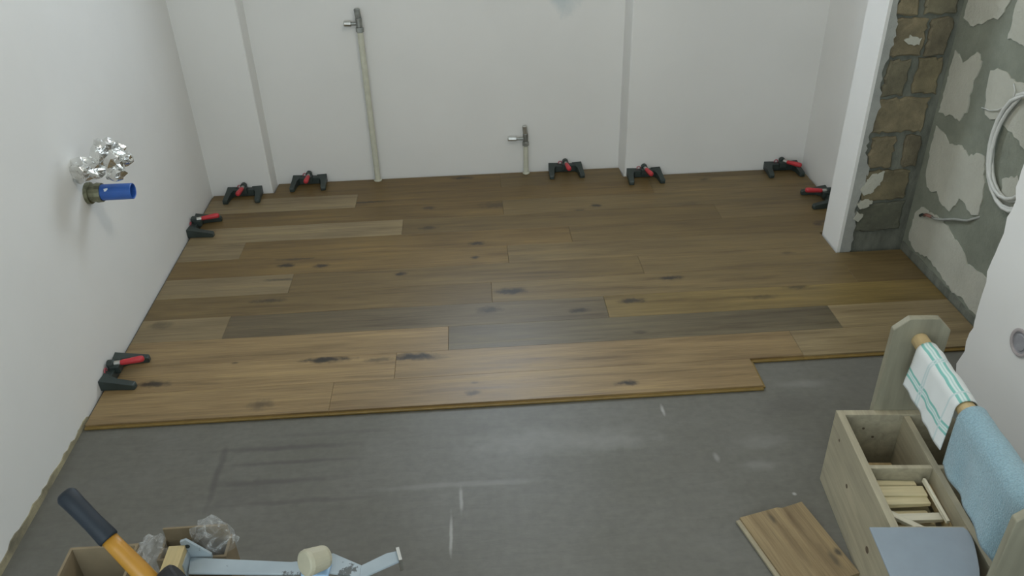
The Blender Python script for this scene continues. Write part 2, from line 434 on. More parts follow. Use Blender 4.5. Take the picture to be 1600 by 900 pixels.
# recess wall with smooth patches over rough render
wall_alcove = struct(obj('wall_alcove', cube((XA+0.05, 2.30, ZC/2), (0.10, 1.16, ZC)), M_render))
PATCH = [
 [(2.845,0.826),(2.813,0.823),(2.78,0.80),(2.709,0.864),(2.67,0.836),(2.688,0.76),(2.69,0.714),(2.679,0.66),(2.708,0.614),(2.755,0.62),(2.800,0.604),(2.845,0.60)],
 [(2.845,1.30),(2.845,0.94),(2.79,0.93),(2.731,0.948),(2.69,0.975),(2.654,0.984),(2.635,1.0),(2.616,1.054),(2.60,1.30)],
 [(2.565,1.30),(2.58,1.06),(2.575,0.945),(2.493,0.945),(2.40,0.93),(2.30,0.96),(2.1,0.95),(2.1,1.3)],
 [(2.618,0.826),(2.58,0.842),(2.546,0.848),(2.486,0.836),(2.437,0.842),(2.35,0.80),(2.22,0.76),(2.2,0.66),(2.28,0.63),(2.345,0.665),(2.427,0.687),(2.503,0.691),(2.577,0.685),(2.6,0.744)],
 [(2.84,0.548),(2.787,0.547),(2.73,0.52),(2.672,0.543),(2.6,0.529),(2.55,0.56),(2.514,0.561),(2.466,0.452),(2.457,0.371),(2.49,0.35),(2.528,0.361),(2.56,0.375),(2.583,0.367),(2.618,0.303),(2.655,0.30),(2.691,0.306),(2.726,0.329),(2.77,0.31),(2.797,0.322),(2.826,0.35),(2.835,0.44)],
 [(2.825,0.20),(2.80,0.235),(2.74,0.238),(2.675,0.25),(2.62,0.25),(2.577,0.235),(2.483,0.215),(2.44,0.185),(2.397,0.19),(2.31,0.20),(2.1,0.19),(2.1,0.05),(2.25,0.06),(2.353,0.045),(2.401,0.058),(2.468,0.045),(2.572,0.066),(2.676,0.076),(2.77,0.05),(2.835,0.08)],
 [(2.392,0.534),(2.332,0.572),(2.25,0.55),(2.27,0.46),(2.333,0.45),(2.378,0.447),(2.379,0.494)]]
for i, pg in enumerate(PATCH):
    obj('plaster_patch', prism(jag(pg, 0.014, 0.0045, i+40), XA-0.004, XA+0.004, 'x'), M_plpatch, wall_alcove)
cf = jag([(2.10, 0.0), (2.858, 0.0), (2.858, 0.045), (2.1, 0.032)], 0.03, 0.004, 5)
obj('mortar_fillet', prism([(a, max(0, b)) for a, b in cf], XA-0.007, XA+0.004, 'x'), M_mortar, wall_alcove)

# near right wall with a broken plaster edge
rnd = random.Random(9); z = 0.0; e = []
while z < ZC:
    e.append((1.960 + rnd.uniform(-0.008, 0.008) + 0.006*math.sin(z*17), z)); z += rnd.uniform(0.02, 0.05)
wall_front_right = struct(obj('wall_front_right', prism([(-2.0, 0.0)] + e + [(1.96, ZC), (-2.0, ZC)], XF, XF+0.40, 'x'), M_wall))

# ================================================================== FLOOR PLANKS
P0, PP = 2.040, 0.1445
KNOTS = [(-0.542,2.313,0.075,0.016,0.85),(-0.245,2.303,0.07,0.020,0.85),(-1.102,2.231,0.05,0.015,0.75),(-0.724,2.09,0.037,0.024,0.45),(0.12,2.688,0.055,0.02,0.85),(0.745,2.724,0.043,0.014,0.9),(0.559,2.576,0.05,0.015,0.75),(-0.789,2.978,0.034,0.014,0.8),(-0.643,2.962,0.028,0.014,0.9),(-0.319,2.863,0.022,0.012,0.8),(-0.006,3.084,0.03,0.016,0.8),(-0.016,2.965,0.017,0.011,0.8),(-0.219,3.247,0.037,0.018,0.6),(-0.218,3.443,0.029,0.016,0.6),(0.551,3.384,0.025,0.013,0.9),(0.465,3.341,0.026,0.013,0.6),(-0.04,2.087,0.024,0.011,0.6),(0.46,2.093,0.034,0.012,0.8),(0.029,2.567,0.042,0.02,0.65),(0.36,2.53,0.032,0.014,0.7),(1.474,3.099,0.02,0.014,0.6),(1.206,2.611,0.05,0.015,0.55),(-1.186,2.585,0.041,0.022,0.4),(-0.818,2.714,0.057,0.014,0.6),(-0.52,3.537,0.09,0.010,0.7),(-0.062,3.758,0.057,0.015,0.7),(-0.856,2.328,0.012,0.009,0.6),(1.107,3.607,0.03,0.014,0.5),(1.052,2.553,0.051,0.013,0.4),(1.497,3.118,0.027,0.012,0.4),(-0.179,2.286,0.055,0.013,0.35),(-0.365,2.296,0.044,0.011,0.5),(0.556,2.371,0.027,0.01,0.4),(-0.039,2.14,0.012,0.006,0.4),(1.259,2.868,0.025,0.01,0.4),(-0.766,3.028,0.081,0.008,0.5),(0.10,3.44,0.075,0.030,0.45),(0.979,3.342,0.057,0.025,0.3),(-0.791,2.867,0.065,0.008,0.55)]
T = dict(light=(0.262, 0.184, 0.092), tan=(0.23, 0.178, 0.102), warm=(0.16, 0.106, 0.04), brown=(0.15, 0.105, 0.045),
         dark=(0.1, 0.075, 0.045), grey=(0.14, 0.115, 0.072), gold=(0.215, 0.155, 0.058), mid=(0.172, 0.124, 0.057), dgrey=(0.124, 0.097, 0.058))
ROWS = [
 [(None, -0.500, 'light'), (-0.500, 0.893, 'light')],
 [(None, -0.302, 'light'), (-0.302, 1.078, 'light'), (1.078, None, 'tan')],
 [(None, -0.123, 'light'), (-0.123, 1.272, 'grey'), (1.272, None, 'tan')],
 [(None, -0.935, 'tan'), (-0.935, 0.463, 'dgrey'), (0.463, None, 'gold')],
 [(None, 0.042, 'brown'), (0.042, 1.45, 'mid'), (1.45, None, 'mid')],
 [(None, -0.748, 'tan'), (-0.748, 0.650, 'brown'), (0.650, None, 'mid')],
 [(None, 0.121, 'warm'), (0.121, None, 'mid')],
 [(None, -1.00, 'tan'), (-1.00, 0.40, 'warm'), (0.40, None, 'brown')],  # left plank paler: reflection on the left of the floor put into its tone
 [(None, -0.33, 'tan'), (-0.33, 1.08, 'brown'), (1.08, None, 'mid')],  # left plank tone carries the same painted reflection
 [(None, 0.123, 'warm'), (0.123, None, 'mid')],
 [(None, -0.56, 'tan'), (-0.56, 0.84, 'warm'), (0.84, None, 'mid')],  # left plank lightened for the reflection here too
 [(None, 0.126, 'warm'), (0.126, None, 'brown')],
 [(PIL_L+0.012, None, 'warm')]]
GAP = 0.010
FL0 = (0.020, 0.016, 0.012, 1)
for ri, row in enumerate(ROWS):
    y0, y1 = P0 + PP*ri, P0 + PP*(ri+1)
    for (x0, x1, tone) in row:
        xa = XL + GAP if x0 is None else x0 + 0.0004
        if x1 is not None: xb = x1 - 0.0004
        elif ri <= 5: xb = XA - 0.012
        elif ri == 12: xb = PIL_R - 0.012
        else: xb = XR - GAP
        a, b = y0 + 0.0002, y1 - 0.0002
        pg = [(xa, a), (xb, a), (xb, b), (xa, b)]
        if ri == 5 and x1 is None:            # notched round the pillar
            q = Y_PILLAR0 - 0.012; pg = [(xa, a), (xb, a), (xb, q), (XF-0.014, q), (XF-0.014, b), (xa, b)]
        if ri == 6 and x1 is None:
            q = Y_PILLAR1 + 0.03; pg = [(xa, a), (XF-0.014, a), (XF-0.014, q), (xb, q), (xb, b), (xa, b)]
        if ri == 11 and x0 is None: q = YP-0.010; pg = [(xa, a), (xb, a), (xb, b), (PIL_L+0.012, b), (PIL_L+0.012, q), (xa, q)]
        if ri == 11 and x1 is None: q = YR-0.010; pg = [(xa, a), (xb, a), (xb, q), (PIL_R-0.012, q), (PIL_R-0.012, b), (xa, b)]
        if ri == 12: b = YN-0.010; pg = [(xa, a), (xb, a), (xb, b), (xa, b)]
        cx, cy = (xa+xb)/2, (y0+y1)/2
        bm = prism([(u-cx, v-cy) for u, v in pg], 0.0005, PZ, 'z')
        top = [e for e in bm.edges if all(abs(v.co.z-PZ) < 1e-6 for v in e.verts)]
        bmesh.ops.bevel(bm, geom=top, offset=0.0005, segments=1, affect='EDGES')
        kn = [(kx-cx, ky-cy, rx*1.15, ry*1.15, min(0.97, s*1.2), FL0) for kx, ky, rx, ry, s in KNOTS if xa-0.02 < kx < xb+0.02 and y0 <= ky < y1]
        o = obj('floor_plank', bm, oak('smoked_oak_knotty', kn) if kn else M_oak, floor, loc=(cx, cy, 0))
        t = T[tone]; v = random.uniform(0.95, 1.05); o.color = (t[0]*v, t[1]*v, t[2]*v, 1)
        # the tongue on the edges that still lie open
        if ri == 0:
            o2 = obj('tongue', cube((0, 0, 0), (xb-xa, 0.016, 0.005)), M_tongue, o, loc=(0, -(y1-y0)/2-0.003, 0.0048))
            if x1 == 0.893: obj('tongue', cube((0, 0, 0), (0.010, y1-y0, 0.005)), M_tongue, o, loc=((xb-xa)/2+0.003, 0, 0.0048))
        if ri == 1 and xb > 0.9:
            s0 = max(xa, 0.90); obj('tongue', cube((0, 0, 0), (xb-s0, 0.016, 0.005)), M_tongue, o, loc=((s0+xb)/2-cx, -(y1-y0)/2-0.003, 0.0048))

# ================================================================== FLOOR CLAMPS / SPACERS
def make_clamp(loc, rotz, lever=0.0, label='', splay=0.10, wide=0.064):
    """local frame: wall plane y = 0, room towards -y"""
    t = thing('floor_spacer', label, 'clamp', loc, rotz, 'black wall spacers with red levers round the floor edge')
    bm = bmesh.new()
    box(bm, (0, -0.018, 0.019), (2*wide-0.012, 0.028, 0.034), bev=0.003)
    obj('body', bm, M_black, t)
    for s in (-1, 1):
        # wedge foot: a broad gusset at the wall that narrows and drops towards its end
        L, hw, he = 0.108, 0.040, 0.020
        bm = bmesh.new()
        sec = [(0.0, -s*0.018, s*0.030, hw), (-0.05, -s*0.014, s*0.012, 0.031), (-L, -s*0.012, s*0.012, he), (-L-0.004, -s*0.009, s*0.009, he-0.006)]
        R_ = []
        for (yy, xi, xo, hh) in [(a_, -c_, -b_, d_) for (a_, b_, c_, d_) in sec]:
            R_.append([bm.verts.new(q_) for q_ in ((xi, yy, 0.001), (xo, yy, 0.001), (xo, yy, hh), (xi, yy, hh))])
        bm.faces.new(R_[0]); bm.faces.new(R_[-1][::-1])
        for a_ in range(3):
            for b_ in range(4): bm.faces.new((R_[a_][b_], R_[a_][(b_+1) % 4], R_[a_+1][(b_+1) % 4], R_[a_+1][b_]))
        bmesh.ops.recalc_face_normals(bm, faces=bm.faces[:])
        bmesh.ops.bevel(bm, geom=bm.edges[:], offset=0.0012, segments=1, affect='EDGES')
        bmesh.ops.rotate(bm, cent=(0, 0, 0), matrix=Matrix.Rotation(s*splay, 3, 'Z'), verts=bm.verts[:])
        bmesh.ops.translate(bm, vec=(s*wide, -0.001, 0), verts=bm.verts[:])
        obj('foot', bm, M_black, t)
    bm = bmesh.new(); box(bm, (0, -0.005, 0.012), (2*wide+0.018, 0.006, 0.022), bev=0.001); obj('wall_plate', bm, M_black, t)
    bm = bmesh.new(); box(bm, (0, -0.030, 0.034), (0.034, 0.034, 0.030), bev=0.005); obj('spindle_block', bm, M_black, t)
    d = Vector((math.sin(lever), -math.cos(lever), 0))
    p = Vector((0, -0.018, 0.050))
    kn = obj('knob', cyl(p - Vector((0, 0.010, 0)), p + Vector((0, 0.012, 0)), 0.0145, 18, bev=0.003), M_black, t, smooth=False)
    kr = tube([(0.0085*math.cos(u), -0.001, 0.056+0.0085*math.sin(u)) for u in [i*math.pi/6 for i in range(13)]], 0.0022, 6, caps=False)
    obj('ring', kr, M_pink, t, loc=(-0.024, -0.004, -0.016), smooth=True)
    obj('collar', cyl(p + d*0.010, p + d*0.030, 0.0085, 14), M_steel, t, smooth=False)
    q = p + d*0.028
    pts = [q + d*u + Vector((0, 0, 0.006*u/0.08)) for u in (0, 0.006, 0.03, 0.062, 0.074, 0.078)]
    obj('lever', tube(pts, [0.007, 0.0095, 0.0100, 0.0118, 0.0105, 0.006], 14), M_red, t, smooth=True)
    return t
HP = math.pi/2
make_clamp((XL+0.001, 2.290, PZ), HP, 0.12, 'black spacer with red lever at the left wall, nearest the unlaid grey floor')
make_clamp((XL+0.001, 3.345, PZ), HP, 0.18, 'black red-levered spacer at the left wall, near the far corner')
make_clamp((-1.103, YP-0.001, PZ), 0, -0.05, 'black red-levered spacer at the foot of the narrow left pier')
make_clamp((-0.808, YN-0.001, PZ), 0, 0.0, 'black red-levered spacer in the niche, left of the tall pipe')
make_clamp((0.452, YN-0.001, PZ), 0, 0.08, 'black red-levered spacer in the niche, right of the short pipe stub')
make_clamp((0.825, YR-0.001, PZ), 0, 0.15, 'black red-levered spacer at the left end of the wide right pier')
make_clamp((1.505, YR-0.001, PZ), 0, 0.65, 'black red-levered spacer in the far right corner, lever turned sideways')
make_clamp((XR-0.001, 3.318, PZ), -HP, -0.05, 'black red-levered spacer half hidden behind the white pillar')

# ================================================================== PIPES
M_pipe = plain('cream_pipe', (0.56, 0.56, 0.46, 1), 0.45, var=0.08)
M_nickel = plain('dull_nickel', (0.30, 0.31, 0.29, 1), 0.4, 0.8, var=0.25)
def pipe(x, ztop, r, label, nm, lever_len, cap):
    t = thing(nm, label, 'pipe', (x, YN, PZ))
    y = -r-0.012
    obj('riser', cyl((0, y, -0.005), (0.0, y, ztop), r, 18), M_pipe, t, smooth=False)
    obj('floor_collar', cyl((0, y, 0.0), (0, y, 0.008), r+0.006, 18, bev=0.002), M_pipe, t)
    z = ztop
    obj('union_nut', cyl((0, y, z-0.004), (0, y, z+0.018), r+0.004, 6, bev=0.002), M_nickel, t)
    bm = cyl((0, y, z+0.018), (0, y, z+0.060), r*1.1, 14, bev=0.003)
    cyl((0, y, z+0.034), (-lever_len*0.55, y, z+0.034), r*0.60, 12, bm, 0.002)
    obj('valve_body', bm, M_nickel, t)
    bm = cyl((-lever_len*0.5, y, z+0.034), (-lever_len, y, z+0.036), r*0.95, 10, None, 0.003)
    obj('outlet_nut', bm, M_steel, t)
    obj('valve_cap', cyl((0, y, z+0.058), (-0.004, y, z+0.100), r*1.0, 12, bev=0.004), cap, t)
    return t
pipe(-0.476, 0.728, 0.0135, 'tall cream radiator pipe rising against the niche wall to a small grey valve', 'riser_pipe', 0.068, M_nickel)
pipe(0.257, 0.150, 0.0120, 'short cream pipe stub with a metal side valve in the middle of the niche', 'pipe_stub', 0.086, M_steel)

# left wall: brass fitting with blue sleeve, and the foil-wrapped pipe
M_brass = plain('dull_brass', (0.20, 0.20, 0.13, 1), 0.4, 0.7, var=0.3, scale=60)
M_blue = plain('blue_sleeve', (0.030, 0.11, 0.40, 1), 0.4, var=0.08)
t = thing('wall_pipe_stub', 'brass pipe fitting with a blue plastic sleeve sticking out of the left wall', 'pipe', (XL, 2.539, 0.576))
obj('brass_fitting', tube([(-0.002, 0, 0), (0.012, 0, 0), (0.0125, 0, 0), (0.03, 0, 0), (0.031, 0, 0), (0.048, 0, 0)], [0.036, 0.036, 0.030, 0.030, 0.033, 0.031], 16), M_brass, t)
n = 24; bm = bmesh.new()
R0, R1 = 0.0265, 0.0225
rings = []
for (x, r) in ((0.035, R0), (0.145, R0), (0.147, R0-0.002), (0.145, R1), (0.040, R1)):
    rings.append([bm.verts.new((x, r*math.cos(2*math.pi*i/n), r*math.sin(2*math.pi*i/n))) for i in range(n)])
for j in range(4):
    for i in range(n): bm.faces.new((rings[j][i], rings[j][(i+1) % n], rings[j+1][(i+1) % n], rings[j+1][i]))
bm.faces.new(rings[4])
bmesh.ops.recalc_face_normals(bm, faces=bm.faces[:])
obj('blue_sleeve', bm, M_blue, t, smooth=False)
st = obj('sticker', cube((0, 0, 0), (0.012, 0.009, 0.002), Matrix.Rotation(0.5, 3, 'X')), plain('white_sticker', (0.75, 0.78, 0.8, 1), 0.5), t, loc=(0.070, -0.0205, 0.0175), rot=(0.85, 0.0, 0.4))
m, nt, b = new_mat('aluminium_foil')
b.inputs['Base Color'].default_value = (0.78, 0.78, 0.76, 1); b.inputs['Metallic'].default_value = 1.0; b.inputs['Roughness'].default_value = 0.22
nf = noise_n(nt, mapped(nt, (1, 1, 1)), 38, 3, 0.5, 0.8); bump(nt, b, nf, 0.8, 0.006)
t = thing('foil_wrapped_pipe', 'pipe stub wrapped in crumpled aluminium foil above the blue sleeve on the left wall', 'pipe', (XL, 2.50, 0.676))
obj('foil_base', crumple((0.034, 0.0, 0.0), (0.062, 0.036, 0.036), 2, 0.34, 2.2, 3), m, t)
obj('foil_head', crumple((0.118, 0.010, 0.042), (0.052, 0.034, 0.055), 5, 0.36, 2.1, 3), m, t)
obj('foil_tail', crumple((0.168, 0.006, 0.030), (0.026, 0.020, 0.022), 8, 0.4, 2.4, 2), m, t)
obj('foil_neck', crumple((0.128, -0.002, -0.022), (0.030, 0.022, 0.024), 9, 0.35, 2.4, 2), m, t)

# ceiling lamp out of sight above the room: it lights the walls and casts the pipe's shadow
t = thing('ceiling_bulb', 'bare bulb hanging from the ceiling in the middle of the room', 'lamp', (0.36, 1.80, ZC))
obj('lamp_holder', cyl((0, 0, -0.02), (0, 0, 0.0), 0.03, 16), M_black, t)
obj('cord', cyl((0, 0, -0.07), (0, 0, -0.0), 0.004, 8), M_black, t)
bd = bpy.data.lights.new('bulb_light', 'POINT'); bd.energy = 21; bd.color = (1.0, 0.93, 0.82); bd.shadow_soft_size = 0.09
bo = bpy.data.objects.new('bulb_light', bd); COL.objects.link(bo); bo.parent = t; bo.location = (0, 0, -0.17)

# ================================================================== RECESS: cables and box
M_cable = plain('white_cable', (0.62, 0.63, 0.60, 1), 0.45, var=0.04)
pts = []
for i in range(0, 96):
    a = math.radians(60) + i/24*2*math.pi
    kk = int(i/24); w = 1 + 0.035*math.sin(kk*2.1) - 0.03*kk
    pts.append((XA-0.018 - 0.006*math.sin(a*0.5+kk), 2.325 + 0.010*kk + 0.145*w*math.cos(a), 0.650 + 0.004*kk + 0.187*w*math.sin(a)))
o = obj('cable_coil', tube(pts, 0.0062, 8), M_cable, smooth=True)
tag(o, 'coil of white electrical cable hanging on the patchy recess wall', 'cable')
t = thing('cable_end', 'short cable end with bare copper tip coming out low on the patchy recess wall', 'cable', (XA, 2.6, 0.25))
obj('sheath', tube([(-0.010, 0.105, -0.015), (-0.012, 0.08, -0.010), (-0.012, 0.035, 0.010), (-0.010, -0.03, 0.045), (-0.008, -0.10, 0.075), (0.002, -0.15, 0.115)], 0.0045, 8), M_plgrey, t, smooth=True)
obj('core', tube([(-0.010, 0.105, -0.015), (-0.014, 0.135, -0.020), (-0.013, 0.150, -0.030)], 0.006, 8), plain('copper_red', (0.22, 0.10, 0.08, 1), 0.5), t, smooth=True)
obj('tip', tube([(-0.013, 0.150, -0.030), (-0.010, 0.168, -0.036), (-0.012, 0.178, -0.046)], 0.0055, 8), M_black, t, smooth=True)
o = obj('thin_wire', tube([(XA-0.006, 2.60, 0.704), (XA-0.009, 2.55, 0.712), (XA-0.010, 2.512, 0.727), (XA-0.010, 2.47, 0.755), (XA-0.010, 2.450, 0.785), (XA-0.009, 2.455, 0.812), (XA-0.006, 2.475, 0.828)], 0.0022, 6), M_cable, smooth=True)
tag(o, 'thin loose wire curling from the recess wall above the cable coil', 'wire')

t = thing('wall_socket_box', 'round empty socket box set in the near white wall', 'socket', (XF, 1.752, 0.351))
m_cav = plain('socket_grey', (0.30, 0.30, 0.32, 1), 0.6)
def ring(bm, prof, n=28):
    rs = []
    for (x, r) in prof: rs.append([bm.verts.new((x, r*math.cos(2*math.pi*i/n), r*math.sin(2*math.pi*i/n))) for i in range(n)])
    for j in range(len(rs)-1):
        for i in range(n): bm.faces.new((rs[j][i], rs[j][(i+1) % n], rs[j+1][(i+1) % n], rs[j+1][i]))
    return rs
bm = bmesh.new(); ring(bm, [(0.002, 0.040), (-0.004, 0.040), (-0.005, 0.036), (-0.004, 0.031), (0.0005, 0.031)]); bmesh.ops.recalc_face_normals(bm, faces=bm.faces[:])
obj('rim', bm, plain('box_rim', (0.42, 0.38, 0.38, 1), 0.6), t)
bm = bmesh.new(); rs = ring(bm, [(-0.0006, 0.031), (-0.0006, 0.024), (-0.003, 0.022), (-0.003, 0.010)]); bm.faces.new(rs[-1]); bmesh.ops.recalc_face_normals(bm, faces=bm.faces[:])
obj('box_inside', bm, m_cav, t)

# ================================================================== TOOLBOX (carrying tote)
TB = (0.9245, 1.635); TANG = math.atan2(-0.085, 0.9964)          # local x to the right, local -y towards the camera
def tote(name, label, cat, group=None): return thing(name, label, cat, (TB[0], TB[1], 0), TANG, group)
box_t = tote('tool_tote', 'open pine tool tote with two tall end boards and a round carrying handle', 'toolbox')
Wd, Ln, Hh, th = 0.345, 0.600, 0.252, 0.019
def board(name, x0, x1, s0, s1, z0, z1, mat=M_pine):
    return obj(name, cube(((x0+x1)/2, -(s0+s1)/2, (z0+z1)/2), (x1-x0, s1-s0, z1-z0), bev=0.0012), mat, box_t)
lp = board('side_panel', 0, th, 0, Ln, 0.001, Hh)
board('side_panel', Wd-th, Wd, 0, Ln, 0.001, Hh)
board('end_panel', th, Wd-th, 0, th, 0.001, Hh); board('end_panel', th, Wd-th, Ln-th, Ln, 0.001, Hh)
board('bottom', th, Wd-th, th, Ln-th, 0.004, 0.016)
board('long_divider', 0.171, 0.187, th, Ln-th, 0.016, Hh-0.004)
for s in (0.198, 0.392):
    board('cross_divider', th, 0.171, s, s+0.012, 0.016, Hh-0.006); board('cross_divider', 0.187, Wd-th, s, s+0.012, 0.016, Hh-0.006)
def tall(s0, s1):
    pg = [(0.096, 0.02), (0.236, 0.02), (0.236, 0.508), (0.202, 0.543), (0.130, 0.543), (0.096, 0.510)]
    bm = prism(pg, -s1, -s0, 'y'); bmesh.ops.bevel(bm, geom=bm.edges[:], offset=0.0015, segments=1, affect='EDGES')
    return obj('handle_board', bm, M_ply, box_t)
tall(-0.0185, 0.0); tall(Ln, Ln+0.0185)
obj('handle', cyl((0.166, 0.012, 0.480), (0.166, -Ln-0.012, 0.480), 0.0205, 24), M_dowel, box_t, smooth=False)
# knots and screw heads on the left side, round so that they lie flat in the board
for (s, z, r) in ((0.16, 0.135, 0.006), (0.335, 0.10, 0.009), (0.06, 0.20, 0.004), (0.47, 0.17, 0.005)):
    obj('knot', cyl((-0.0006, -s, z), (0.002, -s, z), r, 10), M_knot, box_t)
for (x, z) in ((0.075, 0.205), (0.105, 0.175)):
    obj('screw', cyl((x, -th-0.0012, z), (x, -th+0.001, z), 0.0035, 10), M_knot, box_t)

# wooden wedges in the middle compartment
WG = 'loose wooden wedges in the tote'
def wedge(label, p0, p1, w, h, zt, mat, taper=0.6, tilt=0.0):
    """p = (s, b) in the tote; zt = height of the middle of the piece"""
    a = Vector((p0[1], -p0[0], 0)); b = Vector((p1[1], -p1[0], 0)); L = (b-a).length; ang = math.atan2(b.y-a.y, b.x-a.x)
    pg = [(-L/2, -h/2), (L/2, -h/2), (L/2, -h/2+h*taper), (-L/2, h/2)]
    bm = prism(pg, -w/2, w/2, 'y'); bmesh.ops.bevel(bm, geom=bm.edges[:], offset=0.0008, segments=1, affect='EDGES')
    c = (a+b)/2
    rz = Matrix.Rotation(TANG, 4, 'Z')
    o = obj('wood_wedge', bm, mat); o.matrix_world = Matrix.Translation((TB[0], TB[1], 0)) @ rz @ Matrix.Translation((c.x, c.y, zt)) @ Matrix.Rotation(ang, 4, 'Z') @ Matrix.Rotation(tilt, 4, 'Y')
    return tag(o, label, 'wedge', WG)
wedge('thick wooden wedge lying at the very back of the middle compartment', (0.222, 0.030), (0.219, 0.135), 0.018, 0.040, 0.190, M_spruce, 0.9)
wedge('broad pale wooden wedge lying flat behind the others, second from the back', (0.252, 0.030), (0.248, 0.146), 0.032, 0.016, 0.205, M_spruce, 0.8)
wedge('broad pale wedge in the middle of the wedge pile', (0.280, 0.028), (0.272, 0.146), 0.026, 0.014, 0.202, M_spruce, 0.7)
wedge('wooden wedge tucked low under the broad pale ones', (0.305, 0.032), (0.298, 0.140), 0.022, 0.014, 0.182, M_spruce, 0.7)
wedge('whitish wedge lying across the front of the pile', (0.326, 0.060), (0.318, 0.160), 0.022, 0.014, 0.196, M_spruce2, 0.7)
wedge('short wedge end lowest at the front beside the cross divider', (0.352, 0.095), (0.350, 0.150), 0.020, 0.018, 0.170, M_spruce, 0.9)
wedge('thin bright stick leaning lengthwise on top of the pile', (0.222, 0.150), (0.350, 0.158), 0.007, 0.012, 0.216, M_spruce2, 0.9, 0.06)
wedge('brownish stick standing lengthwise against the long divider', (0.222, 0.1655), (0.352, 0.1655), 0.008, 0.030, 0.19, M_dowel, 0.9)
wedge('white wedge sticking out diagonally at the front left of the pile', (0.318, 0.026), (0.374, 0.098), 0.016, 0.012, 0.212, M_spruce2, 0.6, -0.02)
# filling under the pile
for i, (p0, p1) in enumerate([((0.235, 0.03), (0.235, 0.16)), ((0.27, 0.028), (0.27, 0.16)), ((0.305, 0.03), (0.303, 0.155)), ((0.34, 0.03), (0.335, 0.15))]):
    wedge(['wedge buried under the back of the pile', 'wedge buried under the broad middle wedge', 'wedge buried beneath the whitish wedge', 'wedge buried under the diagonal white wedge'][i], p0, p1, 0.030, 0.150, 0.092, M_spruce, 0.98)
# dark scraps in the rear compartment
for i, (s, z) in enumerate([(0.055, 0.066), (0.085, 0.060), (0.115, 0.054)]):
    o = wedge(['wood strip standing on edge at the back of the rear tote compartment', 'wood strip standing on edge in the middle of the rear tote compartment', 'lowest wood strip at the front of the rear tote compartment'][i], (s, 0.025), (s-0.008, 0.162), 0.012, 0.090 - 0.012*i, z, M_dowel, 0.9)
    o['group'] = 'strips in the rear compartment'

# flat plate lying on the front of the tote
pg = [(-0.050, -0.405), (0.157, -0.405)]
pg += [(0.163, -0.415), (0.1635, -0.43), (0.161, -0.45), (0.156, -0.47), (0.149, -0.495), (0.141, -0.52), (0.131, -0.545), (0.118, -0.568), (0.098, -0.586), (0.080, -0.590)]
pg += [(-0.052, -0.590)]
bm = prism(pg[::-1], Hh+0.001, Hh+0.006, 'z'); bmesh.ops.bevel(bm, geom=bm.edges[:], offset=0.001, segments=1, affect='EDGES')
o = obj('flat_plate', bm, plain('pale_blue_plastic', (0.27, 0.32, 0.37, 1), 0.45, var=0.03), loc=(TB[0], TB[1], 0), rot=(0, 0, TANG))
tag(o, 'pale blue-grey flat plate with one curved side lying across the tote', 'plate')

# ---- towels over the handle
def towel(name, label, s0, s1, profile_l, profile_r, mat, folds, seed, skew=0.0, ns=36, thick=0.0025, r=0.0245, flare=0.03):
    """sheet draped over the handle: left flap of length profile_l(u), right flap of length profile_r"""
    rnd = random.Random(seed)
    zc = 0.480; xc = 0.166
    bm = bmesh.new(); uvl = bm.loops.layers.uv.new('UVMap')
    nf, na = 16, 10; grid = []
    for i in range(ns+1):
        u = i/ns; row = []
        LL = profile_l(u); LR = profile_r(u)
        pts = []
        for j in range(nf+1):                                  # left flap from hem up
            v = 1-j/nf; pts.append((-1, v*LL, -v*LL - math.pi/2*r))
        for j in range(1, na): pts.append((0, math.pi - math.pi*j/na, -math.pi/2*r + math.pi*r*j/na))
        for j in range(nf+1):
            v = j/nf; pts.append((1, v*LR, v*LR + math.pi/2*r))
        for (kd, q, t) in pts:
            if kd == 0: x, z = xc + r*math.cos(q), zc + r*math.sin(q); hang = 0
            else:
                hang = q
                x = xc + kd*r; z = zc - q
                x += kd*hang*(flare + folds*(0.5*math.sin(u*9 + seed) + 0.35*math.sin(u*21+seed*2)))
            s = s0 + (s1-s0)*u + skew*hang*(1 if kd < 0 else 0.5)
            w = 0.0016*noise.noise(Vector((u*7+seed, t*20, 0.3)))
            row.append((bm.verts.new((x+w, -s, z+w)), u, t))
        grid.append(row)
    for i in range(ns):
        for j in range(len(grid[0])-1):
            q = [grid[i][j], grid[i+1][j], grid[i+1][j+1], grid[i][j+1]]
            f = bm.faces.new([a[0] for a in q])
            for l, a in zip(f.loops, q): l[uvl].uv = (a[1]*(s1-s0), a[2])
    bmesh.ops.recalc_face_normals(bm, faces=bm.faces[:])
    o = obj(name, bm, mat, loc=(TB[0], TB[1], 0), rot=(0, 0, TANG), smooth=True)
    md = o.modifiers.new('thickness', 'SOLIDIFY'); md.thickness = thick; md.offset = 1
    return tag(o, label, 'towel')

m, nt, b = new_mat('striped_dishcloth')
uv = N(nt, 'ShaderNodeUVMap'); sp = N(nt, 'ShaderNodeSeparateXYZ'); nt.links.new(uv.outputs[0], sp.inputs[0])
def band(sock, c, w, soft=0.0012):
    s = N(nt, 'ShaderNodeMath', operation='SUBTRACT'); s.inputs[1].default_value = c; nt.links.new(sock, s.inputs[0])
    a = N(nt, 'ShaderNodeMath', operation='ABSOLUTE'); nt.links.new(s.outputs[0], a.inputs[0])
    mr = N(nt, 'ShaderNodeMapRange'); mr.inputs['From Min'].default_value = w; mr.inputs['From Max'].default_value = w+soft
    mr.inputs['To Min'].default_value = 1; mr.inputs['To Max'].default_value = 0; nt.links.new(a.outputs[0], mr.inputs['Value'])
    return mr.outputs[0]
c = (0.66, 0.69, 0.68, 1); G = (0.20, 0.47, 0.42, 1); LG = (0.42, 0.60, 0.57, 1)
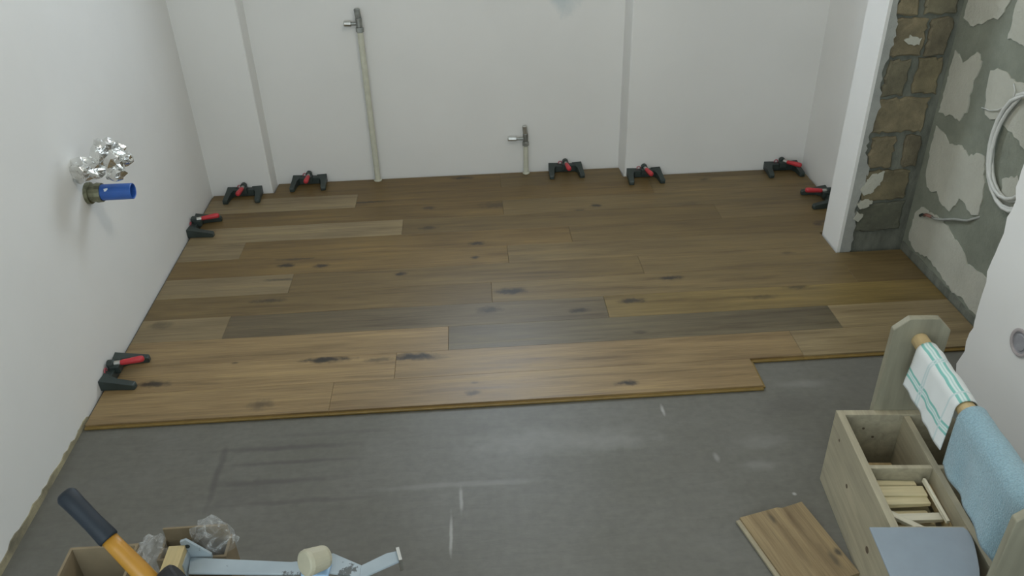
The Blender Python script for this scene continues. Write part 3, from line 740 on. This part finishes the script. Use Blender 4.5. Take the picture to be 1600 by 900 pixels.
for ctr in (-0.008, -0.094):
    c = mixc(nt, band(sp.outputs[1], ctr, 0.0085), c, LG)
    for d in (-0.0085, -0.003, 0.003, 0.0085):
        c = mixc(nt, band(sp.outputs[1], ctr+d, 0.0010 if abs(d) < 0.005 else 0.0022), c, (0.62, 0.72, 0.70, 1) if abs(d) < 0.005 else G)
for ctr in (0.070, 0.078, 0.19):
    c = mixc(nt, band(sp.outputs[0], ctr, 0.0012, 0.003), c, (0.50, 0.60, 0.60, 1))
nt.links.new(c, b.inputs['Base Color']); b.inputs['Roughness'].default_value = 0.9
bump(nt, b, noise_n(nt, mapped(nt, (1, 1, 1)), 400, 3), 0.3, 0.001)
towel('dish_towel', 'white dish towel with green stripes draped over the tote handle', 0.046, 0.265,
      lambda u: 0.092 + 0.012*u, lambda u: 0.10 + 0.02*u, m, 0.05, 1.0, skew=0.18, flare=0.16)
m, nt, b = new_mat('blue_terry')
v = mapped(nt, (1, 1, 1)); n1 = noise_n(nt, v, 10, 5); n2 = noise_n(nt, v, 260, 4)
c = ramp(nt, n1, [(0.3, (0.25, 0.40, 0.47, 1)), (0.7, (0.31, 0.47, 0.54, 1))])
c = mixc(nt, 1.0, c, ramp(nt, n2, [(0.3, (0.8, 0.8, 0.8)), (0.7, (1.12, 1.12, 1.12))]), 'MULTIPLY')
nt.links.new(c, b.inputs['Base Color']); b.inputs['Roughness'].default_value = 1.0
b.inputs['Sheen Weight'].default_value = 0.3
bump(nt, b, n2, 1.0, 0.004)
towel('hand_towel', 'light blue terry hand towel draped over the tote handle in front of the striped one', 0.292, 0.588,
      lambda u: 0.135 + 0.03*u + 0.006*math.sin(u*9), lambda u: 0.13, m, 0.07, 2.6, skew=0.03, ns=48, flare=0.0, thick=0.005, r=0.028)

# ================================================================== LOOSE PLANK
lx = [(0.655, 1.501), (0.839, 1.554), (1.117, 0.44), (0.925, 0.40)]
A = Vector(lx[0]); B = Vector(lx[1])
d = Vector((0.2376, -0.9713)); nrm = Vector((0.9713, 0.2376))
ang = math.atan2(d.y, d.x)
ctr = A + d*0.125 + nrm*0.0935
kn = [(-0.07, 0.035, 0.05, 0.012, 0.35, (0.09, 0.055, 0.03, 1)), (0.0, -0.01, 0.08, 0.014, 0.35, (0.12, 0.075, 0.04, 1)),
      (0.06, 0.04, 0.07, 0.016, 0.3, (0.12, 0.075, 0.04, 1)), (0.055, 0.082, 0.014, 0.010, 0.8, (0.03, 0.03, 0.028, 1)), (0.07, 0.060, 0.03, 0.009, 0.6, (0.05, 0.045, 0.035, 1)),
      (-0.095, -0.015, 0.02, 0.007, 0.6, (0.05, 0.045, 0.035, 1))]
t = thing('loose_plank', 'loose oak floor plank lying on the bare screed beside the tote', 'plank', (ctr.x, ctr.y, 0), ang)
bm = prism([(-0.125, -0.0935), (0.125, -0.0935), (0.125, 0.0935), (-0.122, 0.0935), (-0.119, 0.03), (-0.125, 0.02)], 0.001, 0.015, 'z')
o = obj('board', bm, oak('loose_oak', kn), t); o.color = (0.27, 0.205, 0.118, 1)
obj('tongue', cube((0, -0.098, 0.0062), (0.246, 0.014, 0.006)), plain('plank_core_pale', (0.33, 0.29, 0.20, 1), 0.6), t)

# ================================================================== FOREGROUND LEFT: cartons, mallet, pull bar
M_card = plain('brown_cardboard', (0.21, 0.165, 0.10, 1), 0.85, var=0.12, scale=14)
M_cardp = plain('pale_cardboard', (0.33, 0.29, 0.22, 1), 0.85, var=0.1, scale=14)
def carton(label, x0, x1, y0, y1, h, name='open_carton', inner=0.06):
    t = thing(name, label, 'box', ((x0+x1)/2, (y0+y1)/2, 0))
    w, d = x1-x0, y1-y0; k = 0.005
    for (nm, c, s) in (('side', (-w/2+k/2, 0, h/2), (k, d, h)), ('side', (w/2-k/2, 0, h/2), (k, d, h)),
                       ('side', (0, d/2-k/2, h/2), (w-2*k, k, h)), ('side', (0, -d/2+k/2, h/2), (w-2*k, k, h)),
                       ('bottom', (0, 0, k/2+0.001), (w-2*k, d-2*k, k))):
        obj(nm, cube(c, s), M_card, t)
    fl = obj('inner_flap', cube((0, 0, 0), (w-0.022, d*0.62, 0.004), Matrix.Rotation(0.10, 3, 'X')), M_cardp, t, loc=(0.004, -0.05, h-inner))
    return t
carton('tall open cardboard carton under the mallet handle by the left wall', -0.790, -0.664, 0.72, 1.100, 0.505)
carton('open cardboard carton with plastic film behind the pull bar', -0.628, -0.500, 1.072, 1.126, 0.486, inner=0.12)
obj('back_flap', cube((-0.564, 1.1235, 0.500), (0.120, 0.004, 0.030)), M_card, bpy.data.objects['open_carton.001']).matrix_parent_inverse = Matrix.Translation((0.564, -1.099, 0))
t = thing('closed_carton', 'closed carton standing under the pull bar', 'box', (-0.395, 0.84, 0))
obj('body', cube((0, 0.005, 0.245), (0.46, 0.29, 0.488), bev=0.002), M_card, t)
obj('tape', cube((0, 0.005, 0.4895), (0.05, 0.288, 0.0006)), M_cardp, t)

# clear film
m, nt, b = new_mat('clear_film')
out = nt.nodes['Material Output']; tr = N(nt, 'ShaderNodeBsdfTransparent'); mx = N(nt, 'ShaderNodeMixShader')
b.inputs['Base Color'].default_value = (0.62, 0.63, 0.62, 1); b.inputs['Roughness'].default_value = 0.18
nfm = noise_n(nt, mapped(nt, (1, 1, 1)), 40, 5, 0.65, 1.5)
fac = ramp(nt, nfm, [(0.48, (0.12, 0.12, 0.12)), (0.62, (0.45, 0.45, 0.45))])
nt.links.new(fac, mx.inputs[0]); nt.links.new(tr.outputs[0], mx.inputs[1]); nt.links.new(b.outputs[0], mx.inputs[2]); nt.links.new(mx.outputs[0], out.inputs[0])
bump(nt, b, nfm, 0.8, 0.006)
M_film = m
def film(label, c, r, seed, amp=0.3):
    bm = crumple((0, 0, 0), r, seed, amp, 1.3, 3)
    bmesh.ops.delete(bm, geom=[v for v in bm.verts if v.co.z < -0.3*r[2]], context='VERTS')
    o = obj('plastic_film', bm, M_film, loc=c); tag(o, label, 'film', 'clear film in the cartons'); return o
film('clear crumpled plastic film arching out of the carton behind the pull bar', (-0.524, 1.098, 0.506), (0.042, 0.030, 0.050), 3, 0.2)
film('clear plastic film bunched beside the mallet handle', (-0.634, 1.070, 0.492), (0.022, 0.055, 0.035), 6, 0.4)

# mallet
t = thing('mallet', 'black-headed mallet with a yellow handle and dark blue grip leaning over the cartons', 'hammer', (-0.588, 0.962, 0.569))
p0 = Vector((-0.723, 1.048, 0.696)) - Vector((-0.588, 0.962, 0.569)); p1 = Vector((0.0, 0.0, 0.0))
ax = (p1-p0).normalized()
gl = 0.110
obj('grip', tube([p0, p0+ax*0.003, p0+ax*0.008, p0+ax*0.03, p0+ax*0.07, p0+ax*(gl-0.004), p0+ax*gl], [0.012, 0.0150, 0.0175, 0.0165, 0.0160, 0.0175, 0.0165], 20), plain('navy_grip', (0.006, 0.013, 0.022, 1), 0.6), t, smooth=True)
obj('handle', tube([p0+ax*(gl-0.002), p0+ax*(gl+0.02), p1-ax*0.02, p1+ax*0.03], [0.0142, 0.0145, 0.0158, 0.0158], 20), plain('yellow_handle', (0.42, 0.205, 0.022, 1), 0.4, var=0.06), t, smooth=True)
hx = ax.cross(Vector((0, 0, 1))).normalized(); hc = p1 + ax*0.030 + Vector((-0.004, -0.004, -0.006))
hd = Vector((0.70, 0.45, 0.30)).normalized(); hd = (hd - ax*hd.dot(ax)).normalized()
obj('head', tube([hc-hd*0.055, hc-hd*0.052, hc-hd*0.045, hc+hd*0.038, hc+hd*0.045, hc+hd*0.048], [0.022, 0.026, 0.028, 0.028, 0.026, 0.022], 24), plain('black_rubber', (0.012, 0.012, 0.013, 1), 0.65), t, smooth=False)

# pale wooden block under the end of the bar
o = obj('wood_block', cube((-0.576, 1.022, 0.5125), (0.030, 0.080, 0.045), bev=0.002), pine_mat('yellow_block', (0.58, 0.47, 0.24, 1)))
tag(o, 'pale yellow wood block wedged under the left end of the pull bar', 'block')

# pull bar
m, nt, b = new_mat('chipped_grey_paint')
v = mapped(nt, (1, 1, 1)); n1 = noise_n(nt, v, 38, 6, 0.7); n2 = noise_n(nt, v, 12, 3)
mx = N(nt, 'ShaderNodeMath', operation='ADD'); nt.links.new(n1, mx.inputs[0]); nt.links.new(n2, mx.inputs[1])
chip = ramp(nt, mx.outputs[0], [(0.60, (0, 0, 0)), (0.63, (1, 1, 1))])
c0 = ramp(nt, n2, [(0.3, (0.28, 0.335, 0.37)), (0.7, (0.35, 0.41, 0.445))])
mr = N(nt, 'ShaderNodeMapRange'); mr.inputs['From Min'].default_value = 1.16; mr.inputs['From Max'].default_value = 1.20
nt.links.new(mx.outputs[0], mr.inputs['Value'])
nt.links.new(mixc(nt, mr.outputs[0], c0, (0.10, 0.11, 0.11, 1)), b.inputs['Base Color']); b.inputs['Roughness'].default_value = 0.45
M_bar = m
M_bluepad = plain('pale_blue_pad', (0.30, 0.45, 0.62, 1), 0.5)
t = thing('pull_bar', 'chipped grey steel flooring pull bar with a cream knob resting on the carton', 'tool', (-0.386, 1.03, 0.491))
X = lambda a: a + 0.40
Y = lambda a: a - 1.03
bm = bmesh.new()
prism([(X(-0.574), Y(1.062)), (X(-0.568), Y(1.026)), (X(-0.375), Y(1.008)), (X(-0.322), Y(1.010)), (X(-0.322), Y(1.040)), (X(-0.385), Y(1.036))][::-1], 0.006, 0.011, 'z', bm)
bmesh.ops.bevel(bm, geom=bm.edges[:], offset=0.001, segments=1, affect='EDGES')
obj('flat_bar', bm, M_bar, t)
bm = prism([(X(-0.583), -0.03), (X(-0.583), 0.052), (X(-0.572), 0.056), (X(-0.535), 0.014), (X(-0.535), 0.004)], Y(1.062), Y(1.067), 'y')
hb = obj('end_plate', bm, M_bar, t)
obj('hole', cyl((X(-0.572), Y(1.0612), 0.040), (X(-0.572), Y(1.0622), 0.040), 0.0045, 14), M_black, t)
obj('fold', cube((X(-0.575), Y(1.046), 0.012), (0.005, 0.036, 0.034)), M_bar, t)
# bent arm behind the knob, then the hooked end
def plate(name, pts, z0, z1, mat=M_bar):
    bm = prism(pts, z0, z1, 'z'); bmesh.ops.bevel(bm, geom=bm.edges[:], offset=0.0008, segments=1, affect='EDGES'); return obj(name, bm, mat, t)
plate('arm', [(X(-0.335), Y(1.010)), (X(-0.252), Y(0.990)), (X(-0.252), Y(1.014)), (X(-0.310), Y(1.048)), (X(-0.335), Y(1.045))], 0.008, 0.013)
plate('hook', [(X(-0.256), Y(0.985)), (X(-0.188), Y(1.018)), (X(-0.192), Y(1.042)), (X(-0.212), Y(1.038)), (X(-0.256), Y(1.014))], 0.010, 0.015)
obj('hook_lip', cube((0, 0, 0), (0.006, 0.030, 0.030)), M_steel, t, loc=(X(-0.188), Y(1.030), 0.006), rot=(0, 0, 0.25))
obj('pad', cube((0, 0, 0), (0.050, 0.030, 0.008), bev=0.003), M_bluepad, t, loc=(X(-0.335), Y(1.010), 0.016), rot=(0, 0, -0.1))
kc = Vector((X(-0.333), Y(1.004), 0.048)); kd = Vector((-0.62, -0.55, 0.35)).normalized()
obj('knob', tube([kc-kd*0.026, kc-kd*0.024, kc-kd*0.018, kc+kd*0.010, kc+kd*0.014, kc+kd*0.020, kc+kd*0.022], [0.014, 0.0195, 0.0215, 0.0235, 0.0240, 0.0225, 0.019], 24), plain('cream_rubber', (0.42, 0.40, 0.30, 1), 0.55, var=0.06), t, smooth=False)
